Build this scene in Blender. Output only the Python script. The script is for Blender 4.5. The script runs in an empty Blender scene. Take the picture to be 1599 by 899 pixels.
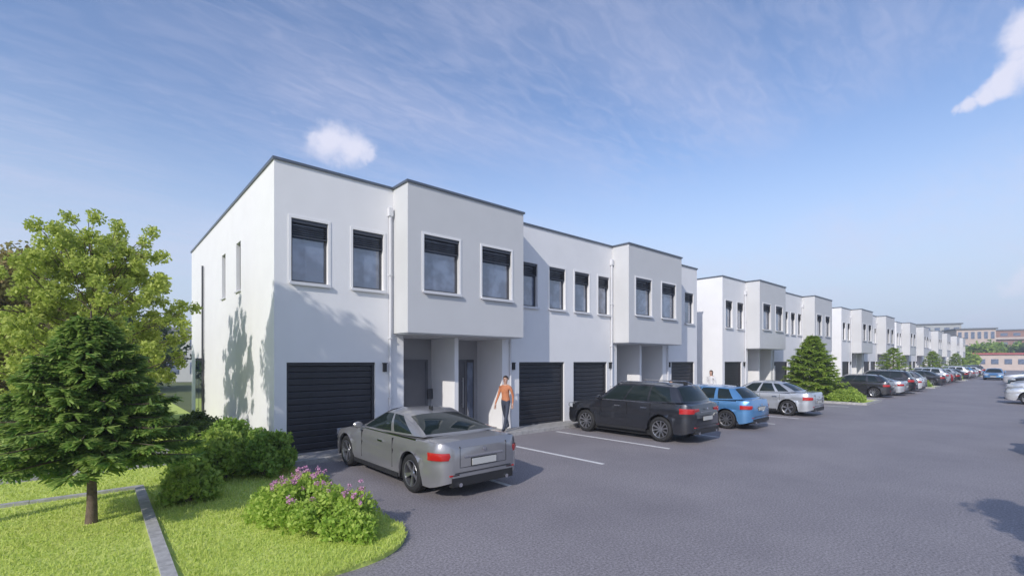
import bpy, bmesh, math, random
import numpy as np
from mathutils import Vector, Matrix
R = math.radians
S = bpy.context.scene
COL = S.collection
random.seed(7); np.random.seed(7)

# ------------------------------------------------------------------ camera, sky, sun
YAW = 48.6                                   # viewing direction, degrees from +X (street) towards +Y (houses)
cd = bpy.data.cameras.new('camera'); cam = bpy.data.objects.new('camera', cd); COL.objects.link(cam); S.camera = cam
cam.location = (0, 0, 2.3); cam.rotation_euler = (R(90), 0, R(YAW - 90))
cd.lens = 735.4/1599*36; cd.sensor_width = 36; cd.shift_y = (563.7-449.5)/1599
cd.clip_start = .05; cd.clip_end = 4000
SUN_AZ = math.atan2(-.93, -.37); SUN_EL = R(32)      # azimuth of the sun measured from +Y towards +X
W = bpy.data.worlds.new("World"); S.world = W; W.use_nodes = True
def build_world():
    nt = W.node_tree; N = nt.nodes; Lk = nt.links; N.clear()
    out = N.new('ShaderNodeOutputWorld'); bg = N.new('ShaderNodeBackground'); bg.inputs['Strength'].default_value = .145
    sky = N.new('ShaderNodeTexSky'); sky.sky_type = 'NISHITA'; sky.sun_disc = False
    sky.sun_elevation = SUN_EL; sky.sun_rotation = SUN_AZ; sky.air_density = 1.0; sky.dust_density = .6; sky.ozone_density = 2.2
    tc = N.new('ShaderNodeTexCoord'); sep = N.new('ShaderNodeSeparateXYZ'); Lk.new(tc.outputs['Generated'], sep.inputs[0])
    def math_(op, a, b=None, clamp=False):
        n = N.new('ShaderNodeMath'); n.operation = op; n.use_clamp = clamp
        for i, v in enumerate((a, b)):
            if v is None: continue
            if isinstance(v, (int, float)): n.inputs[i].default_value = v
            else: Lk.new(v, n.inputs[i])
        return n.outputs[0]
    # plane projection of the direction: a high cloud sheet
    zz = math_('MAXIMUM', sep.outputs['Z'], .03)
    zz = math_('ADD', zz, .08)
    u = math_('DIVIDE', sep.outputs['X'], zz); v = math_('DIVIDE', sep.outputs['Y'], zz)
    cmb = N.new('ShaderNodeCombineXYZ'); Lk.new(u, cmb.inputs[0]); Lk.new(v, cmb.inputs[1])
    def noise(vec, scale, det, rough, dist=0, rot=0, sc=(1, 1, 1), loc=(0, 0, 0)):
        mp = N.new('ShaderNodeMapping'); mp.inputs['Rotation'].default_value = (0, 0, rot); mp.inputs['Scale'].default_value = sc
        mp.inputs['Location'].default_value = loc
        Lk.new(vec, mp.inputs[0]); t = N.new('ShaderNodeTexNoise'); t.inputs['Scale'].default_value = scale
        t.inputs['Detail'].default_value = det; t.inputs['Roughness'].default_value = rough; t.inputs['Distortion'].default_value = dist
        Lk.new(mp.outputs[0], t.inputs['Vector']); return t.outputs['Fac']
    def ramp(f, a, b):
        m = N.new('ShaderNodeMapRange'); m.interpolation_type = 'SMOOTHSTEP'
        m.inputs['From Min'].default_value = a; m.inputs['From Max'].default_value = b; Lk.new(f, m.inputs['Value']); return m.outputs[0]
    big = ramp(noise(cmb.outputs[0], .55, 3, .5, .6, loc=(3.1, 1.7, 0)), .33, .62)
    streak = ramp(noise(cmb.outputs[0], .9, 7, .55, .9, R(62), (.6, 1.7, 1), (1, 4, 0)), .34, .80)
    rip = ramp(noise(cmb.outputs[0], 9, 5, .6, .8, R(-20), (.8, 2.2, 1)), .36, .72)
    cir = math_('MULTIPLY', big, math_('ADD', math_('MULTIPLY', streak, .62), math_('MULTIPLY', rip, .26)))
    cir = math_('MULTIPLY', cir, .58, True)
    # two or three small fair-weather clouds, each round its own direction
    def pix(x, y):
        th = R(YAW); f = Vector((math.cos(th), math.sin(th), 0)); r = Vector((math.sin(th), -math.cos(th), 0))
        return (f + r*((x-799.5)/735.4) + Vector((0, 0, (563.7-y)/735.4))).normalized()
    wob = N.new('ShaderNodeTexNoise'); wob.inputs['Scale'].default_value = 11; wob.inputs['Detail'].default_value = 6; wob.inputs['Roughness'].default_value = .58
    Lk.new(tc.outputs['Generated'], wob.inputs['Vector'])
    wv = N.new('ShaderNodeVectorMath'); wv.operation = 'SUBTRACT'; Lk.new(wob.outputs['Color'], wv.inputs[0]); wv.inputs[1].default_value = (.5, .5, .5)
    ws = N.new('ShaderNodeVectorMath'); ws.operation = 'SCALE'; ws.inputs['Scale'].default_value = .10; Lk.new(wv.outputs[0], ws.inputs[0])
    wd = N.new('ShaderNodeVectorMath'); wd.operation = 'ADD'; Lk.new(ws.outputs[0], wd.inputs[0]); Lk.new(tc.outputs['Generated'], wd.inputs[1])
    tot = None
    for x, y, rad, w in ((520, 222, .040, 1), (552, 228, .036, 1), (497, 212, .018, .8), (573, 238, .018, .8), (500, 266, .014, .7),
                         (1592, 62, .030, 1), (1604, 96, .034, 1), (1568, 122, .024, 1), (1540, 138, .020, 1), (1510, 150, .014, .9), (1488, 157, .010, .7), (1590, 430, .02, .5),
                         (1650, 70, .04, 1), (150, 560, .02, 0)):
        if not w: continue
        dn = N.new('ShaderNodeVectorMath'); dn.operation = 'DISTANCE'; Lk.new(wd.outputs[0], dn.inputs[0]); dn.inputs[1].default_value = pix(x, y)
        m = N.new('ShaderNodeMapRange'); m.interpolation_type = 'SMOOTHSTEP'; m.inputs['From Min'].default_value = rad*1.25; m.inputs['From Max'].default_value = rad*.35
        m.inputs['To Max'].default_value = w; Lk.new(dn.outputs['Value'], m.inputs['Value'])
        tot = m.outputs[0] if tot is None else math_('MAXIMUM', tot, m.outputs[0])
    tot = math_('MULTIPLY', tot, .92)
    mix = N.new('ShaderNodeMix'); mix.data_type = 'RGBA'; Lk.new(cir, mix.inputs[0]); 
    tint = N.new('ShaderNodeMix'); tint.data_type = 'RGBA'; tint.blend_type = 'MULTIPLY'; tint.inputs[0].default_value = 1
    Lk.new(sky.outputs[0], tint.inputs[6]); tint.inputs[7].default_value = (.88, .86, .93, 1)
    hz = N.new('ShaderNodeMapRange'); hz.interpolation_type = 'SMOOTHERSTEP'; hz.inputs['From Min'].default_value = .50; hz.inputs['From Max'].default_value = -.02; Lk.new(sep.outputs['Z'], hz.inputs['Value'])
    hm = N.new('ShaderNodeMix'); hm.data_type = 'RGBA'; Lk.new(hz.outputs[0], hm.inputs[0]); Lk.new(tint.outputs[2], hm.inputs[6]); hm.inputs[7].default_value = (2.85, 3.35, 4.15, 1)
    Lk.new(hm.outputs[2], mix.inputs[6]); mix.inputs[7].default_value = (3.35, 3.4, 4.35, 1)
    mix2 = N.new('ShaderNodeMix'); mix2.data_type = 'RGBA'; Lk.new(tot, mix2.inputs[0]); Lk.new(mix.outputs[2], mix2.inputs[6]); mix2.inputs[7].default_value = (3.9, 3.95, 4.7, 1)
    Lk.new(mix2.outputs[2], bg.inputs[0]); Lk.new(bg.outputs[0], out.inputs[0])
build_world()
sd = bpy.data.lights.new('sun', 'SUN'); sd.energy = 2.3; sd.angle = R(.6); sd.color = (1, .955, .89)
so = bpy.data.objects.new('sun', sd); COL.objects.link(so)
SUN = Vector((math.sin(SUN_AZ)*math.cos(SUN_EL), math.cos(SUN_AZ)*math.cos(SUN_EL), math.sin(SUN_EL)))
so.rotation_euler = SUN.to_track_quat('Z', 'Y').to_euler()
S.view_settings.view_transform = 'Standard'; S.view_settings.look = 'None'; S.view_settings.exposure = .52; S.view_settings.gamma = 1
S.render.engine = 'CYCLES'; S.cycles.max_bounces = 6; S.cycles.transparent_max_bounces = 8
try: S.cycles.use_denoising = True
except Exception: pass

# ------------------------------------------------------------------ materials
def mat(name, col, rough=.6, metal=0., noise=0., nscale=8., bump=0., bscale=40., spec=.5, coat=0., trans=0., col2=None, detail=5, emis=None, sub=0.):
    m = bpy.data.materials.new(name); m.use_nodes = True; nt = m.node_tree; N = nt.nodes; L = nt.links
    b = N['Principled BSDF']; b.inputs['Base Color'].default_value = (*col, 1); b.inputs['Roughness'].default_value = rough
    b.inputs['Metallic'].default_value = metal; b.inputs['Specular IOR Level'].default_value = spec
    b.inputs['Coat Weight'].default_value = coat; b.inputs['Coat Roughness'].default_value = .04
    tc = N.new('ShaderNodeTexCoord')
    if noise or col2:
        t = N.new('ShaderNodeTexNoise'); t.inputs['Scale'].default_value = nscale; t.inputs['Detail'].default_value = detail; t.inputs['Roughness'].default_value = .62
        L.new(tc.outputs['Object'], t.inputs['Vector'])
        mr = N.new('ShaderNodeMapRange'); mr.inputs['From Min'].default_value = .3; mr.inputs['From Max'].default_value = .7; L.new(t.outputs['Fac'], mr.inputs['Value'])
        mx = N.new('ShaderNodeMix'); mx.data_type = 'RGBA'; L.new(mr.outputs[0], mx.inputs[0])
        c2 = col2 or tuple(c*(1-noise) for c in col); c1 = col if col2 else tuple(min(1, c*(1+noise*.5)) for c in col)
        mx.inputs[6].default_value = (*c1, 1); mx.inputs[7].default_value = (*c2, 1); L.new(mx.outputs[2], b.inputs['Base Color'])
    if bump:
        t2 = N.new('ShaderNodeTexNoise'); t2.inputs['Scale'].default_value = bscale; t2.inputs['Detail'].default_value = 4
        L.new(tc.outputs['Object'], t2.inputs['Vector']); bp = N.new('ShaderNodeBump'); bp.inputs['Strength'].default_value = bump; bp.inputs['Distance'].default_value = .02
        L.new(t2.outputs['Fac'], bp.inputs['Height']); L.new(bp.outputs[0], b.inputs['Normal'])
    return m
def leafmat(name, c1, c2, rough=.5, trans=.35):
    m = bpy.data.materials.new(name); m.use_nodes = True; nt = m.node_tree; N = nt.nodes; L = nt.links
    b = N['Principled BSDF']; out = N['Material Output']; b.inputs['Roughness'].default_value = rough; b.inputs['Specular IOR Level'].default_value = .3
    g = N.new('ShaderNodeNewGeometry'); mx = N.new('ShaderNodeMix'); mx.data_type = 'RGBA'; L.new(g.outputs['Random Per Island'], mx.inputs[0])
    mx.inputs[6].default_value = (*c1, 1); mx.inputs[7].default_value = (*c2, 1); L.new(mx.outputs[2], b.inputs['Base Color'])
    tr = N.new('ShaderNodeBsdfTranslucent'); L.new(mx.outputs[2], tr.inputs[0]); ms = N.new('ShaderNodeMixShader'); ms.inputs[0].default_value = trans
    L.new(b.outputs[0], ms.inputs[1]); L.new(tr.outputs[0], ms.inputs[2]); L.new(ms.outputs[0], out.inputs[0])
    return m
M = {}
def asphalt():
    m = mat('asphalt', (.115, .112, .122), .62, bump=.35, bscale=90, spec=.5); nt = m.node_tree; N = nt.nodes; L = nt.links; b = N['Principled BSDF']
    tc = N.new('ShaderNodeTexCoord')
    def nz(s, d, r=.6):
        t = N.new('ShaderNodeTexNoise'); t.inputs['Scale'].default_value = s; t.inputs['Detail'].default_value = d; t.inputs['Roughness'].default_value = r
        L.new(tc.outputs['Object'], t.inputs['Vector']); return t.outputs['Fac']
    def mixc(f, a, c):
        x = N.new('ShaderNodeMix'); x.data_type = 'RGBA'; L.new(f, x.inputs[0])
        for i, v in ((6, a), (7, c)):
            if isinstance(v, tuple): x.inputs[i].default_value = (*v, 1)
            else: L.new(v, x.inputs[i])
        return x.outputs[2]
    def mr(f, a, c):
        x = N.new('ShaderNodeMapRange'); x.inputs['From Min'].default_value = a; x.inputs['From Max'].default_value = c; L.new(f, x.inputs['Value']); return x.outputs[0]
    fine = mixc(mr(nz(34, 5, .8), .40, .60), (.155, .142, .148), (.36, .332, .345))
    patch = mixc(mr(nz(.35, 6, .65), .35, .7), (1.04, 1.04, 1.04), (.78, .78, .80))
    x = N.new('ShaderNodeMix'); x.data_type = 'RGBA'; x.blend_type = 'MULTIPLY'; x.inputs[0].default_value = 1; L.new(fine, x.inputs[6]); L.new(patch, x.inputs[7])
    L.new(x.outputs[2], b.inputs['Base Color']); return m
M['asphalt'] = asphalt()
M['ground'] = mat('meadow', (.10, .13, .045), .95, col2=(.15, .17, .06), nscale=.4)
M['lawn'] = mat('lawn_soil', (.42, .55, .10), .95, col2=(.58, .64, .17), nscale=3, bump=.6, bscale=30)
M['grass'] = leafmat('grass_blades', (.50, .62, .12), (.70, .75, .24), .55, .45)
M['slab'] = mat('concrete_slab', (.36, .35, .34), .85, noise=.25, nscale=6, bump=.2, bscale=60)
M['kerb'] = mat('kerb_concrete', (.42, .41, .40), .85, noise=.3, nscale=9, bump=.2, bscale=50)
M['paint'] = mat('road_paint', (.78, .78, .78), .6, col2=(.60, .60, .60), nscale=14)
M['white'] = mat('white_render', (.81, .80, .80), .85, noise=.035, nscale=1.3, bump=.08, bscale=160)
M['grey'] = mat('light_grey_render', (.60, .60, .605), .85, noise=.035, nscale=1.3, bump=.08, bscale=160)
M['soffit'] = mat('soffit_board', (.62, .62, .63), .7)
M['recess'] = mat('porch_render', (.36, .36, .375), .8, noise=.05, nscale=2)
M['coping'] = mat('coping_metal', (.16, .175, .20), .35, metal=.6, noise=.15, nscale=5)
M['garage'] = mat('garage_slat', (.034, .035, .042), .42, noise=.2, nscale=3)
M['frame'] = mat('window_frame', (.78, .78, .79), .45)
M['dframe'] = mat('dark_frame', (.06, .062, .07), .4)
M['sill'] = mat('sill_metal', (.66, .66, .68), .4)
M['blind'] = mat('blind_slats', (.05, .055, .07), .45)
M['door'] = mat('front_door', (.13, .132, .15), .45, noise=.1, nscale=3)
M['steel'] = mat('steel', (.6, .6, .62), .3, metal=1)
M['black'] = mat('black_plastic', (.02, .02, .022), .5)
def glass():
    m = bpy.data.materials.new('window_glass'); m.use_nodes = True; nt = m.node_tree; N = nt.nodes; L = nt.links
    b = N['Principled BSDF']; b.inputs['Roughness'].default_value = .03; b.inputs['Specular IOR Level'].default_value = 1.0
    b.inputs['Coat Weight'].default_value = 1; b.inputs['Coat Roughness'].default_value = .02; b.inputs['Coat IOR'].default_value = 1.9
    tc = N.new('ShaderNodeTexCoord'); t = N.new('ShaderNodeTexNoise'); t.inputs['Scale'].default_value = 2.2; t.inputs['Detail'].default_value = 2
    L.new(tc.outputs['Object'], t.inputs[0]); r = N.new('ShaderNodeMapRange'); r.inputs['From Min'].default_value = .42; r.inputs['From Max'].default_value = .62; L.new(t.outputs['Fac'], r.inputs['Value'])
    mx = N.new('ShaderNodeMix'); mx.data_type = 'RGBA'; L.new(r.outputs[0], mx.inputs[0]); mx.inputs[6].default_value = (.065, .09, .15, 1); mx.inputs[7].default_value = (.15, .19, .28, 1)  # mottled blue-grey stands in for reflected sky, put into the base colour
    L.new(mx.outputs[2], b.inputs['Base Color']); return m
M['glass'] = glass()
M['carglass'] = mat('car_glass', (.014, .022, .022), .04, spec=.45)
M['tyre'] = mat('tyre_rubber', (.018, .018, .019), .75)
M['rim'] = mat('alloy_rim', (.42, .42, .44), .28, metal=.9)
M['taillight'] = mat('tail_light', (.45, .015, .015), .15, coat=1)
M['headlight'] = mat('head_light', (.55, .58, .62), .1, coat=1)
M['plate'] = mat('number_plate', (.5, .5, .48), .5)
M['chrome'] = mat('chrome', (.75, .75, .77), .15, metal=1)
M['under'] = mat('underbody', (.012, .012, .013), .8)
M['bark'] = mat('bark', (.16, .115, .085), .9, noise=.5, nscale=12, bump=.7, bscale=25)
M['spruce'] = leafmat('spruce_needles', (.11, .24, .045), (.46, .58, .15), .5, .45)
M['pine'] = leafmat('pale_leaves', (.34, .44, .07), (.62, .68, .18), .5, .5)
M['leaf'] = leafmat('mid_leaves', (.17, .31, .05), (.35, .48, .10), .5, .4)
M['leafd'] = leafmat('dark_leaves', (.04, .08, .02), (.10, .16, .035), .45, .25)
M['leafl'] = leafmat('light_leaves', (.25, .39, .06), (.46, .57, .12), .5, .45)
M['rust'] = leafmat('rust_leaves', (.24, .26, .07), (.42, .32, .14), .5, .35)
M['leafb'] = leafmat('bright_leaves', (.32, .50, .07), (.56, .68, .15), .5, .5)
M['flower'] = leafmat('pink_flowers', (.62, .24, .44), (.72, .45, .62), .6, .3)
M['pflower'] = leafmat('pale_flowers', (.6, .6, .62), (.5, .5, .6), .6, .3)
M['brick'] = mat('red_brick', (.34, .19, .14), .85, noise=.2, nscale=2)
M['beige'] = mat('beige_render', (.58, .48, .42), .85, noise=.1, nscale=.5)
M['fargrey'] = mat('grey_render', (.42, .43, .42), .85, noise=.06, nscale=.5)
M['slate'] = mat('slate_roof', (.16, .17, .18), .7)
M['redroof'] = mat('red_panel', (.40, .10, .10), .7)
M['skin'] = mat('skin', (.52, .32, .24), .55)
M['hair'] = mat('dark_hair', (.035, .022, .016), .6)
PAINT = {}
def paint(name, col, metal=.55, rough=.32):
    if name not in PAINT: PAINT[name] = mat('paint_'+name, col, rough, metal=metal, coat=1, noise=.02)
    return PAINT[name]

# ------------------------------------------------------------------ mesh helpers
class MB:
    def __init__(s): s.v = []; s.f = []; s.m = []
    def quad(s, a, b, c, d, mi=0):
        n = len(s.v); s.v += [a, b, c, d]; s.f.append((n, n+1, n+2, n+3)); s.m.append(mi)
    def box(s, x0, x1, y0, y1, z0, z1, mi=0):
        n = len(s.v); s.v += [(x, y, z) for z in (z0, z1) for y in (y0, y1) for x in (x0, x1)]
        for f in ((0, 2, 3, 1), (4, 5, 7, 6), (0, 1, 5, 4), (2, 6, 7, 3), (0, 4, 6, 2), (1, 3, 7, 5)):
            s.f.append(tuple(n+i for i in f)); s.m.append(mi)
    def grid(s, P, mi=0, closed=False, mfun=None):
        n = len(s.v); a = len(P); b = len(P[0])
        for row in P: s.v += [tuple(p) for p in row]
        for i in range(a-1):
            for j in range(b if closed else b-1):
                j2 = (j+1) % b
                s.f.append((n+i*b+j, n+(i+1)*b+j, n+(i+1)*b+j2, n+i*b+j2)); s.m.append(mfun(i, j) if mfun else mi)
    def ngon(s, pts, mi=0):
        n = len(s.v); s.v += [tuple(p) for p in pts]; s.f.append(tuple(range(n, n+len(pts)))); s.m.append(mi)
    def tube(s, pts, rad, k=8, mi=0, cap=True):
        rings = []; up = Vector((0, 0, 1))
        for i, p in enumerate(pts):
            p = Vector(p); d = Vector(pts[min(i+1, len(pts)-1)]) - Vector(pts[max(i-1, 0)])
            d = d.normalized() if d.length > 1e-9 else up
            a = d.cross(Vector((1, 0, 0)) if abs(d.x) < .8 else Vector((0, 1, 0))).normalized(); b = d.cross(a)
            r = rad[i] if isinstance(rad, (list, tuple)) else rad
            rings.append([p + (a*math.cos(t*2*math.pi/k) + b*math.sin(t*2*math.pi/k))*r for t in range(k)])
        s.grid(rings, mi, closed=True)
        if cap: s.ngon(rings[0][::-1], mi); s.ngon(rings[-1], mi)
    def lathe(s, prof, c, axis='y', k=24, mi=0, mfun=None):   # prof: (radius, offset along axis)
        rings = []
        for r, o in prof:
            ring = []
            for t in range(k):
                a = t*2*math.pi/k; u, v = r*math.cos(a), r*math.sin(a)
                ring.append((c[0]+u, c[1]+o, c[2]+v) if axis == 'y' else (c[0]+u, c[1]+v, c[2]+o))
            rings.append(ring)
        s.grid(rings, mi, closed=True, mfun=mfun)
    def mesh(s, name, mats, smooth=False):
        me = bpy.data.meshes.new(name); me.from_pydata([tuple(v) for v in s.v], [], s.f)
        for mt in (mats if isinstance(mats, (list, tuple)) else [mats]): me.materials.append(mt)
        me.polygons.foreach_set('material_index', s.m)
        if smooth: me.polygons.foreach_set('use_smooth', [True]*len(me.polygons))
        me.update(); return me
    def build(s, name, mats, parent=None, smooth=False, fix=True):
        me = s.mesh(name, mats, smooth)
        if fix:
            b = bmesh.new(); b.from_mesh(me); bmesh.ops.remove_doubles(b, verts=b.verts, dist=1e-5)
            bmesh.ops.recalc_face_normals(b, faces=b.faces); b.to_mesh(me); b.free()
            if smooth: me.set_sharp_from_angle(angle=R(38))
        return link(name, me, parent)
def link(name, me, parent=None):
    o = bpy.data.objects.new(name, me); COL.objects.link(o)
    if parent: o.parent = parent
    return o
def empty(name, label, cat, loc=(0, 0, 0), rz=0, group=None):
    o = bpy.data.objects.new(name, None); COL.objects.link(o); o.location = loc; o.rotation_euler = (0, 0, rz); o.empty_display_size = .3
    return tag(o, label, cat, group)
def tag(o, label, cat, group=None):
    o['label'] = label; o['category'] = cat
    if group: o['group'] = group
    return o
def kind(o, k='structure'): o['kind'] = k; return o
KIDS = {}
def copy_tree(o, parent=None):
    c = o.copy(); COL.objects.link(c)
    if parent: c.parent = parent
    kids = KIDS.get(o.name)
    if kids is None: kids = KIDS[o.name] = [x for x in o.children]
    for ch in kids: copy_tree(ch, c)
    return c
def fast_mesh(name, V, F, mats, mi=None):          # V (n,3) array, F (m,k) array
    me = bpy.data.meshes.new(name); n, m, k = len(V), len(F), F.shape[1]
    me.vertices.add(n); me.vertices.foreach_set('co', np.asarray(V, dtype=np.float32).ravel())
    me.loops.add(m*k); me.loops.foreach_set('vertex_index', np.asarray(F, dtype=np.int32).ravel())
    me.polygons.add(m); me.polygons.foreach_set('loop_start', np.arange(0, m*k, k, dtype=np.int32))
    for mt in mats: me.materials.append(mt)
    if mi is not None: me.polygons.foreach_set('material_index', np.asarray(mi, dtype=np.int32))
    me.update(calc_edges=True); return me

# ------------------------------------------------------------------ the setting: ground, road, lawn, pavement
Y0, Y1, XC = 11.75, 10.95, 3.06       # recessed wall plane, bay plane, first corner
WT, DT = 19.84, 22.7                  # length of one terrace, spacing of the terraces
g = MB(); g.quad((-1500, -1500, -.03), (1500, -1500, -.03), (1500, 1500, -.03), (-1500, 1500, -.03)); kind(g.build('ground', M['ground']))
road = MB(); road.quad((-60, -9, 0), (260, -9, 0), (260, 10.87, 0), (-60, 10.87, 0)); road = kind(road.build('road', M['asphalt']))
# lawn: straight front edge, rounded corner, straight side up to the pavement
edge = [(-45, 5.05), (-10, 5.05), (1.55, 5.05)]
for i in range(13):
    a = R(-90 + i*90/12); edge.append((2.15 + 1.0*math.cos(a), 6.0 + .95*math.sin(a)))
edge += [(3.15, 10.84), (3.04, 10.87), (3.04, 34), (-45, 34)]
lw = MB(); top = [(x, y, .055) for x, y in edge]; lw.ngon(top)
for i in range(len(edge)):
    a, b = edge[i], edge[(i+1) % len(edge)]; lw.quad((a[0], a[1], .055), (a[0], a[1], -.02), (b[0], b[1], -.02), (b[0], b[1], .055))
lawn = kind(lw.build('lawn', M['lawn']))
def in_lawn(x, y):
    ins = (y > 5.03+.02*np.sin(x*9)) & (x < 3.17+.02*np.sin(y*11))
    corner = (x > 2.15) & (y < 6.0)
    return ins & (~corner | (((x-2.15)/1.02)**2 + ((y-6.0)/.97)**2 < 1))
def grass():
    n = 190000
    # denser near the camera
    r = 4.6 + 17*np.random.rand(n)**1.9; a = R(YAW) + R(-8) + np.random.rand(n)*R(62)
    x = r*np.cos(a); y = r*np.sin(a); ok = in_lawn(x, y) & ~((x > .46) & (x < .67) & (y < 10.75)) & ~((y > 10.5) & (y < 10.75) & (x < .67)) & ~((y > 12.5) & (y < 13.4)) & ~((x > .8) & (y > 13.3) & (y < 15.2))
    x, y, r = x[ok], y[ok], r[ok]; n = len(x)
    th = np.random.rand(n)*2*np.pi; h = (.015+.026*np.random.rand(n))*(1+r*.03); w = .0035*(1+r*.22)
    h *= .75+.5*(.5+.5*np.sin(x*2.3+1.7*np.sin(y*1.9))*np.cos(y*2.9+np.sin(x*3.1))); h *= np.where(np.random.rand(n) < .03, 1.9, 1)
    lean = np.random.rand(n)*2*np.pi; ll = h*(.2+.7*np.random.rand(n))
    V = np.zeros((n, 3, 3)); V[:, 0] = np.stack([x-w*np.cos(th), y-w*np.sin(th), np.full(n, .05)], 1); V[:, 1] = np.stack([x+w*np.cos(th), y+w*np.sin(th), np.full(n, .05)], 1)
    V[:, 2] = np.stack([x+ll*np.cos(lean), y+ll*np.sin(lean), .052+h], 1)
    me = fast_mesh('grass', V.reshape(-1, 3), np.arange(n*3).reshape(-1, 3), [M['grass']]); o = link('grass', me); kind(o, 'stuff'); tag(o, 'short bright green grass blades covering the lawn', 'grass')
grass()
# kerb of the lawn: two runs of kerb stones
def stones(name, x0, x1, y0, y1, z0, z1, n, along, material, parent, gap=.008):
    L = (x1-x0 if along == 'x' else y1-y0)/n; b = MB()
    if along == 'x': b.box(gap/2, L-gap/2, 0, y1-y0, z0, z1)
    else: b.box(0, x1-x0, gap/2, L-gap/2, z0, z1)
    me = b.mesh(name, material)
    for i in range(n):
        o = link(name, me, parent); o.location = (x0 + (i*L if along == 'x' else 0), y0 + (i*L if along == 'y' else 0), random.uniform(-.003, .003)); 
lk = kind(MB().build('lawn_kerb', M['kerb'], fix=False)); 
b = MB(); b.box(.52, .60, 5.1, 10.6, .0, .06); b.box(-14, .60, 10.6, 10.68, .0, .06); lk.data = b.mesh('lawn_kerb', M['kerb'])
stones('kerb_stone', .50, .63, 5.07, 10.57, -.01, .095, 9, 'y', M['kerb'], lk); stones('kerb_stone', -9.37, .63, 10.57, 10.70, -.01, .095, 14, 'x', M['kerb'], lk)
pth = MB(); pth.box(-12, 2.3, 12.6, 13.28, -.01, .062); pth.box(.9, 2.3, 13.28, 15.1, -.01, .062); pth = kind(pth.build('garden_path', M['kerb']))
stones('paving_slab', -7, 2.25, 12.62, 13.26, .05, .085, 15, 'x', M['slab'], pth)
for j in range(2): stones('paving_slab', .92+j*.69, 1.60+j*.69, 13.30, 15.08, .05, .085, 3, 'y', M['slab'], pth)
# front pavement with kerb
pv = MB(); pv.box(3.05, 205, 10.98, 12.0, -.02, .09); pv = kind(pv.build('pavement', M['slab']))
kb = MB(); kb.box(3.05, .05+205, 10.87, 10.975, -.02, .085); kb = kind(kb.build('kerb', M['kerb']))
stones('kerb_stone', 3.08, 51.08, 10.86, 10.98, -.01, .105, 48, 'x', M['kerb'], kb)
stones('paving_slab', 3.08, 39.08, 10.99, 11.36, .05, .097, 72, 'x', M['slab'], pv); stones('paving_slab', 3.08, 39.08, 11.37, 11.74, .05, .097, 72, 'x', M['slab'], pv)
# painted parking lines
BAYS = [5.72, 8.5, 11.3, 14.15, 18.6, 21.1, 24.0]
BAYS2 = []
for k in range(1, 8): BAYS2 += [x + DT*k for x in (5.6, 10.9, 13.6, 16.3, 19.0, 21.7, 24.4 if k > 8 else 21.7)]
lm = MB(); lm.box(-.05, .05, 6.55, 10.6, .003, .006); lm = lm.mesh('parking_line', M['paint'])
for x in BAYS + sorted(set(BAYS2)):
    o = link('parking_line', lm, road); o.location = (x, 0, 0)

# ------------------------------------------------------------------ houses
def wall_cells(b, x0, x1, z0, z1, holes, emit):
    xs = sorted({x0, x1, *[h[0] for h in holes], *[h[1] for h in holes]}); zs = sorted({z0, z1, *[h[2] for h in holes], *[h[3] for h in holes]})
    for i in range(len(xs)-1):
        j = 0
        while j < len(zs)-1:
            cx = (xs[i]+xs[i+1])/2; free = lambda k: not any(h[0] < cx < h[1] and h[2] < (zs[k]+zs[k+1])/2 < h[3] for h in holes)
            if not free(j): j += 1; continue
            k = j
            while k+1 < len(zs)-1 and free(k+1): k += 1
            emit(xs[i], xs[i+1], zs[j], zs[k+1]); j = k+1
def mirror(x): return WT - x
H = 6.95
WZ0, WZ1 = 4.18, 5.68
A_WIN = [(.37, 1.23), (1.86, 2.70)]; E_WIN = [(7.62, 8.48), (9.07, 9.92), (10.45, 11.3), (11.85, 12.55)]
B_WIN = [(3.47, 4.61), (5.42, 6.56)]; BB = (2.99, 7.075); BB2 = (12.775, 16.86)
GAR = [(.27, 2.47), (7.62, 9.87), (10.38, 12.42)]
A2_WIN = [(mirror(b), mirror(a)) for a, b in A_WIN]; B2_WIN = [(13.25, 14.39), (15.2, 16.34)]; GAR.append((mirror(2.47), mirror(.27)))
REC = [(3.30, 6.87), (13.08, 16.6)]
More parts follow.
